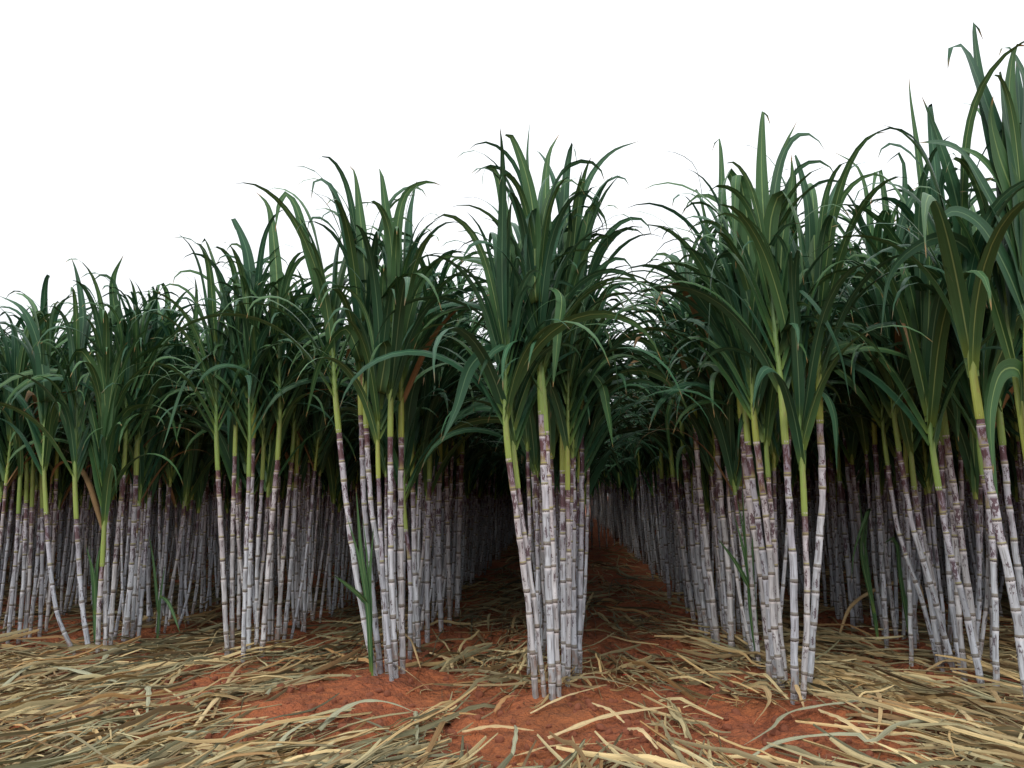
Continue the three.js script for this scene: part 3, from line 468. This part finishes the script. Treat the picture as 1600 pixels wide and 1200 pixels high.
// ---------------------------------------------------------------- dry cane leaves lying on the soil
const BARE = [[1292, 1140, 0.34], [1330, 1165, 0.25], [900, 1150, 0.44], [760, 1105, 0.22], [780, 1180, 0.3], [1000, 1180, 0.22], [620, 1105, 0.2], [480, 1095, 0.17], [560, 1150, 0.18], [690, 1000, 0.16], [930, 1000, 0.12], [280, 1090, 0.2], [1500, 1060, 0.22], [1420, 1010, 0.2], [90, 1000, 0.2], [120, 1130, 0.1], [330, 1180, 0.12], [1450, 1115, 0.14], [1380, 1050, 0.12], [1130, 1130, 0.16], [1560, 1140, 0.12], [1020, 1110, 0.12], [700, 1060, 0.16], [400, 1110, 0.15], [540, 1090, 0.2], [340, 1060, 0.16], [170, 1040, 0.14], [250, 1140, 0.14], [1180, 1060, 0.14], [1100, 1100, 0.14], [1090, 960, 0.2], [1060, 900, 0.2], [1160, 1175, 0.25], [960, 1090, 0.2]].map(([x, y, r]) => { const p = ground(x, y); return [p.x, p.z, r]; });
function strawDensity(x, z) {
  let d = 0.42 + 1.15 * (vnoise(x * 1.6, z * 1.6, 91) - 0.35) + 0.35 * (vnoise(x * 5, z * 5, 92) - 0.5);
  for (const [bx, bz, r] of BARE) { const q = Math.sqrt((x - bx) ** 2 + ((z - bz) * 0.75) ** 2) / r; d -= 1.0 * smooth(1.4, 0.6, q); }
  for (const k in ROWS) { const [rx, rz] = ROWS[k], q = (x - rx) / 0.26; if (q * q < 6 && z < rz + 0.35) d -= 0.4 * Math.exp(-q * q); }
  if (x > -0.85 && x < -0.2 && z < -4.4) d += 0.25;
  if (x > 0.25 && x < 0.95 && z < -4.6) d -= 0.22;
  if (z > -3.9 && Math.abs(x - 0.05) > 0.9) d += 0.1;
  return d;
}
const sr = rngOf(77), SHAPES = [];
for (let k = 0; k < 12; k++) {
  const pts = [], bow = (sr() - 0.5) * (k % 3 ? 0.5 : 1.3), curl = (sr() - 0.5) * 0.5, kink = 0.2 + 0.6 * sr();
  for (let i = 0; i <= 6; i++) { const t = i / 6 - 0.5; pts.push(V(bow * (0.25 - t * t) + (i > 6 * kink ? curl * (i / 6 - kink) : 0), 0.05 * Math.sin(i * 1.7 + k) * sr() + 0.07 * (0.25 - t * t), t)); }
  SHAPES.push(ribbon(pts, k % 4 === 3 ? 0.07 : 0.045, { n: 10, side: V(1, 0, 0), twist0: (sr() - 0.5) * 0.8, twist: (sr() - 0.5) * 2.2, fold: 0.5, fold2: 0.25 * sr(), us: [-1, 0, 1], taper: (t) => Math.min(1, 0.5 + t * 3) * (1 - 0.75 * t ** 3) }));
}
const TONES = [[1.05, 0.86, 0.58], [1.35, 1.2, 0.88], [0.9, 0.9, 0.72], [0.82, 0.8, 0.64], [0.85, 0.58, 0.34], [0.5, 0.38, 0.26], [1.15, 0.95, 0.64], [0.95, 0.92, 0.72], [1.2, 1.12, 0.86]];
{
  const root = new THREE.Group(); root.name = 'straw_litter'; scene.add(root);
  tag(root, 'litter of dry tan and grey cane leaves scattered over the red soil', 'dry leaves', null, 'stuff');
  const lists = SHAPES.map(() => []), q = new THREE.Quaternion(), e = new THREE.Euler();
  let made = 0;
  for (let tries = 0; tries < 90000 && made < 30000; tries++) {
    const z = -2.6 - 15 * sr() ** 2, x = (sr() * 2 - 1) * (3.2 - z * 0.42) - 0.3 * 1;
    const d = strawDensity(x, z); if (sr() > d) continue;
    const right = smooth(0, 0.9, x), small = sr() < 0.6, len = small ? 0.06 + 0.22 * sr() : 0.35 + 0.9 * sr() ** 1.4;
    const flow = lerp(-0.4, 0.62, right) + (vnoise(x * 0.9, z * 0.9, 93) - 0.5) * 0.9 + (sr() + sr() - 1) * (small ? 3 : sr() < 0.25 ? 2 : 0.6);
    const furrow = z < -4.8 ? 0.6 : 1;
    e.set((sr() - 0.5) * 0.28, flow, (sr() - 0.5) * 0.8, 'YXZ');
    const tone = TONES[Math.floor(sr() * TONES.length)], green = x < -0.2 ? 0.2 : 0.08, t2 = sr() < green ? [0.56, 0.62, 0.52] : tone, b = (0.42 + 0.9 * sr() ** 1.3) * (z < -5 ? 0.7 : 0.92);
    const wsc = (small ? 0.07 + 0.16 * sr() : 0.13 + 0.32 * sr() ** 2);
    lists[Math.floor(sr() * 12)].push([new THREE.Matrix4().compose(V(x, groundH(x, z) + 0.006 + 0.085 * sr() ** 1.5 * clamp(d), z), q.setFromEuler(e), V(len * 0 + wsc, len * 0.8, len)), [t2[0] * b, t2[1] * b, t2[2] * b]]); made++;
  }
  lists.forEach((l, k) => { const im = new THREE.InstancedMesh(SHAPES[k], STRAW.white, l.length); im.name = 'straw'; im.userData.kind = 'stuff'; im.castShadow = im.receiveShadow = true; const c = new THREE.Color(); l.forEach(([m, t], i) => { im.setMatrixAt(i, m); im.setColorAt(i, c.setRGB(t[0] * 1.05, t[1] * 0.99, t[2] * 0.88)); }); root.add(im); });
}
// [label, tone, width in pixels, lift, x, y, ...]
const DRY = [
  ['short cream cane leaf lying aslant on bare red soil before middle row', 'cream', 6, 0.02, 828, 1121, 870, 1104, 943, 1077], ['long cream cane leaf pointing into the straw, on bare soil below centre', 'cream', 7, 0.02, 856, 1160, 943, 1132, 1050, 1110],
  ['cream leaf stub sloping down right beside the bare soil', 'cream', 7, 0.03, 925, 1106, 950, 1122, 976, 1138], ['cream leaf sloping down right at edge of the straw heap', 'cream', 8, 0.03, 981, 1146, 1004, 1160, 1028, 1180],
  ['long tan leaf lying level along bottom edge of bare soil', 'tan', 8, 0.02, 803, 1189, 860, 1178, 940, 1174, 1000, 1160], ['upright curled grey-green leaf standing on bare soil near bottom edge', 'olive', 7, 0.05, 800, 1196, 806, 1170, 804, 1144],
  ['straight tan leaf lying level across the soil at lower centre', 'tan', 6, 0.02, 722, 1150, 770, 1147, 834, 1149], ['broad grey-green leaf lying straight towards the viewer at lower left of centre', 'olive', 9, 0.04, 648, 1120, 650, 1150, 651, 1186],
  ['long arched pale leaf running from left into the straw at lower centre', 'olive', 10, 0.06, 498, 1152, 530, 1132, 569, 1120, 610, 1119, 648, 1124], ['thin straight cream leaf crossing soil beside first row left of middle', 'cream', 5, 0.05, 588, 1043, 630, 1064, 673, 1088],
  ['bent tan leaf hanging against canes of first row left of middle', 'tan', 7, 0.12, 627, 998, 636, 1026, 646, 1046, 657, 1058], ['broad cream strip sloping down right over the red mound at right', 'cream', 9, 0.03, 1280, 1116, 1320, 1142, 1366, 1172],
  ['long wavy grey-green leaf curving over the red mound before right clump', 'olive', 9, 0.04, 1342, 1104, 1256, 1122, 1226, 1136, 1208, 1153, 1163, 1176], ['tan leaf sloping down right above the red mound', 'tan', 8, 0.03, 1296, 1097, 1330, 1115, 1366, 1132],
  ['tan leaf bent downward beside the red mound at right', 'tan', 7, 0.04, 1362, 1086, 1376, 1110, 1377, 1132, 1371, 1165], ['very long pale grey leaf winding along bottom right over the soil', 'olive', 9, 0.05, 1170, 1197, 1222, 1175, 1290, 1170, 1342, 1172, 1360, 1187, 1411, 1153, 1490, 1142, 1566, 1144],
  ['long straw leaf lying level right of the right clump', 'cream', 6, 0.04, 1268, 1056, 1320, 1066, 1360, 1069, 1424, 1066], ['thin bright straw leaf across the straw heap at right', 'cream', 5, 0.05, 1346, 1080, 1390, 1076, 1428, 1080],
  ['long arched tan leaf lying before the foot of second row right', 'tan', 7, 0.05, 1444, 1056, 1480, 1049, 1530, 1052], ['dry leaf bent down beside foot of the right front clump', 'tan', 7, 0.07, 1222, 1078, 1240, 1090, 1258, 1120],
  ['bent tan leaf hooked over straw left of the right front clump', 'tan', 8, 0.06, 1168, 1084, 1192, 1094, 1203, 1116, 1178, 1144], ['cream leaf standing steeply out of the straw at far left', 'cream', 6, 0.03, 203, 1108, 212, 1128, 221, 1150],
  ['curled grey leaf hanging down over soil at lower left', 'olive', 8, 0.05, 220, 1080, 230, 1096, 229, 1124], ['short grey-green leaf crossing straw before third row left', 'olive', 7, 0.06, 152, 1053, 170, 1036, 188, 1018],
  ['long pale olive leaf arching across straw at far left', 'olive', 9, 0.06, -10, 1092, 40, 1062, 86, 1040, 162, 1030], ['broad pale olive leaf lying nearly level in straw at left', 'olive', 10, 0.05, 60, 1048, 110, 1064, 190, 1076],
  ['long tan leaf running up towards foot of second row left', 'tan', 7, 0.05, 330, 1132, 352, 1090, 382, 1052, 408, 1037], ['long olive leaf sweeping right across soil between second and first left rows', 'olive', 8, 0.05, 416, 1094, 450, 1058, 492, 1036, 550, 1022],
  ['broad pale leaf curving up from bottom edge at left of centre', 'olive', 11, 0.06, 418, 1199, 448, 1172, 482, 1153, 550, 1128], ['broad grey-green leaf lying across straw at bottom left', 'olive', 11, 0.06, 189, 1197, 222, 1180, 261, 1170, 344, 1156],
  ['long tan leaf lying level along bottom left edge', 'tan', 6, 0.04, 28, 1193, 150, 1192, 275, 1187, 433, 1184], ['long cream leaf rising right through straw at left of centre', 'cream', 8, 0.05, 290, 1165, 330, 1120, 372, 1076, 420, 1052],
  ['pale cream leaf lying aslant at lower right corner', 'cream', 8, 0.05, 1560, 1180, 1520, 1150, 1490, 1110], ['tan leaf fallen from a cane of second row right', 'tan', 8, 0.05, 1538, 1082, 1550, 1098, 1560, 1112, 1572, 1140],
  ['brown leaf curled on soil in front of middle row', 'brown', 7, 0.03, 772, 1120, 790, 1104, 812, 1094], ['brown dead blade clinging to foot of middle row', 'brown', 6, 0.12, 858, 1092, 866, 1066, 874, 1040],
  ['tan leaf arched over the furrow left of middle row', 'tan', 9, 0.05, 800, 1032, 815, 1030, 826, 1038, 820, 1044], ['thick cream leaf end lying in the furrow left of middle row', 'cream', 9, 0.03, 672, 1024, 700, 1040, 708, 1052],
];
DRY.forEach((d, i) => {
  const rng = rngOf(600 + i), pts = [], n = (d.length - 4) / 2;
  for (let k = 0; k < n; k++) { const p = ground(d[4 + 2 * k], d[5 + 2 * k] + 2); p.y += 0.02 + d[3] * Math.sin(Math.PI * (0.1 + 0.8 * k / Math.max(1, n - 1))); pts.push(p); }
  const c = pts[0].clone(); pts.forEach((p) => p.sub(c));
  const dist = c.clone().sub(camera.position).dot(camFwd), dir = pts[n - 1].clone().sub(pts[0]).setY(0).normalize();
  const m = mesh('dry_leaf', ribbon(pts, d[2] * dist / FPX * 1.15, { n: 20, side: V(dir.z, 0, -dir.x).add(V(0, 0.7 * (rng() - 0.2), 0)), twist: (rng() - 0.5) * 1.2, fold: 0.35, fold2: 0.15, wave: 0.05, phase: rng() * 6, taper: (t) => Math.min(1, 0.6 + t * 2) * (1 - 0.75 * t ** 2.4) * (0.88 + 0.2 * Math.sin(t * 31 + i)) }), STRAW[d[1]]);
  m.position.copy(c); tag(m, d[0], 'dry leaf', 'dry cane leaves on the ground');
});
{ // a dead blade standing in an arch between the canes on the right
  const f = ground(1312, 992), pts = [[1312, 992], [1330, 948], [1372, 920], [1432, 907], [1446, 950], [1460, 1000]].map(([x, y]) => upright(x, y, f, 0.1).sub(f));
  const m = mesh('dry_leaf', ribbon(pts, 0.028, { n: 26, side: V(0, 0, 1), twist0: 0.7, twist: 0.5, fold: 0.4 }), STRAW.tan); m.position.copy(f);
  tag(m, 'dead tan blade standing in a bent arch before the canes at right', 'dry leaf', 'dry cane leaves on the ground');
}
{ // crumbs and clods of soil
  const clod = (k) => { const g = new THREE.IcosahedronGeometry(1, 1), p = g.attributes.position; for (let i = 0; i < p.count; i++) { const f = 0.72 + 0.5 * vnoise(p.getX(i) * 1.6 + k * 9, p.getY(i) * 1.6 + p.getZ(i) * 1.3, 95); p.setXYZ(i, p.getX(i) * f, p.getY(i) * f * 0.7, p.getZ(i) * f); } g.computeVertexNormals(); return g; };
  const root = new THREE.Group(); root.name = 'soil_clods'; scene.add(root); tag(root, 'loose crumbs and clods of red soil between the straw', 'soil clods', null, 'stuff');
  for (let k = 0; k < 3; k++) {
    const n = 3500, im = new THREE.InstancedMesh(clod(k), CLOD, n), e = new THREE.Euler(), q = new THREE.Quaternion(); im.name = 'clod'; im.userData.kind = 'stuff';
    for (let i = 0; i < n; i++) { const z = -2.8 - 4.5 * sr() ** 1.5, x = (sr() * 2 - 1) * (2.6 - z * 0.4), r = 0.003 + 0.024 * sr() ** 6; im.setMatrixAt(i, new THREE.Matrix4().compose(V(x, groundH(x, z) + r * 0.2, z), q.setFromEuler(e.set(sr() * 6, sr() * 6, sr() * 6)), V(r, r, r))); }
    root.add(im);
  }
}
{ // a small red scrap on the straw
  const p = ground(978, 1070), g = ribbon([V(-0.02, 0, 0), V(0, 0.006, 0.004), V(0.02, 0, 0)], 0.016, { n: 6, side: V(0, 0, 1), fold: 0.2 });
  const m = mesh('red_scrap', g, new THREE.MeshStandardMaterial({ color: 0xb01218, roughness: 0.6, side: THREE.DoubleSide })); m.position.copy(p).add(V(0, 0.05, 0)); tag(m, 'tiny red scrap lying on straw right of middle row', 'scrap');
}

renderer.render(scene, camera);
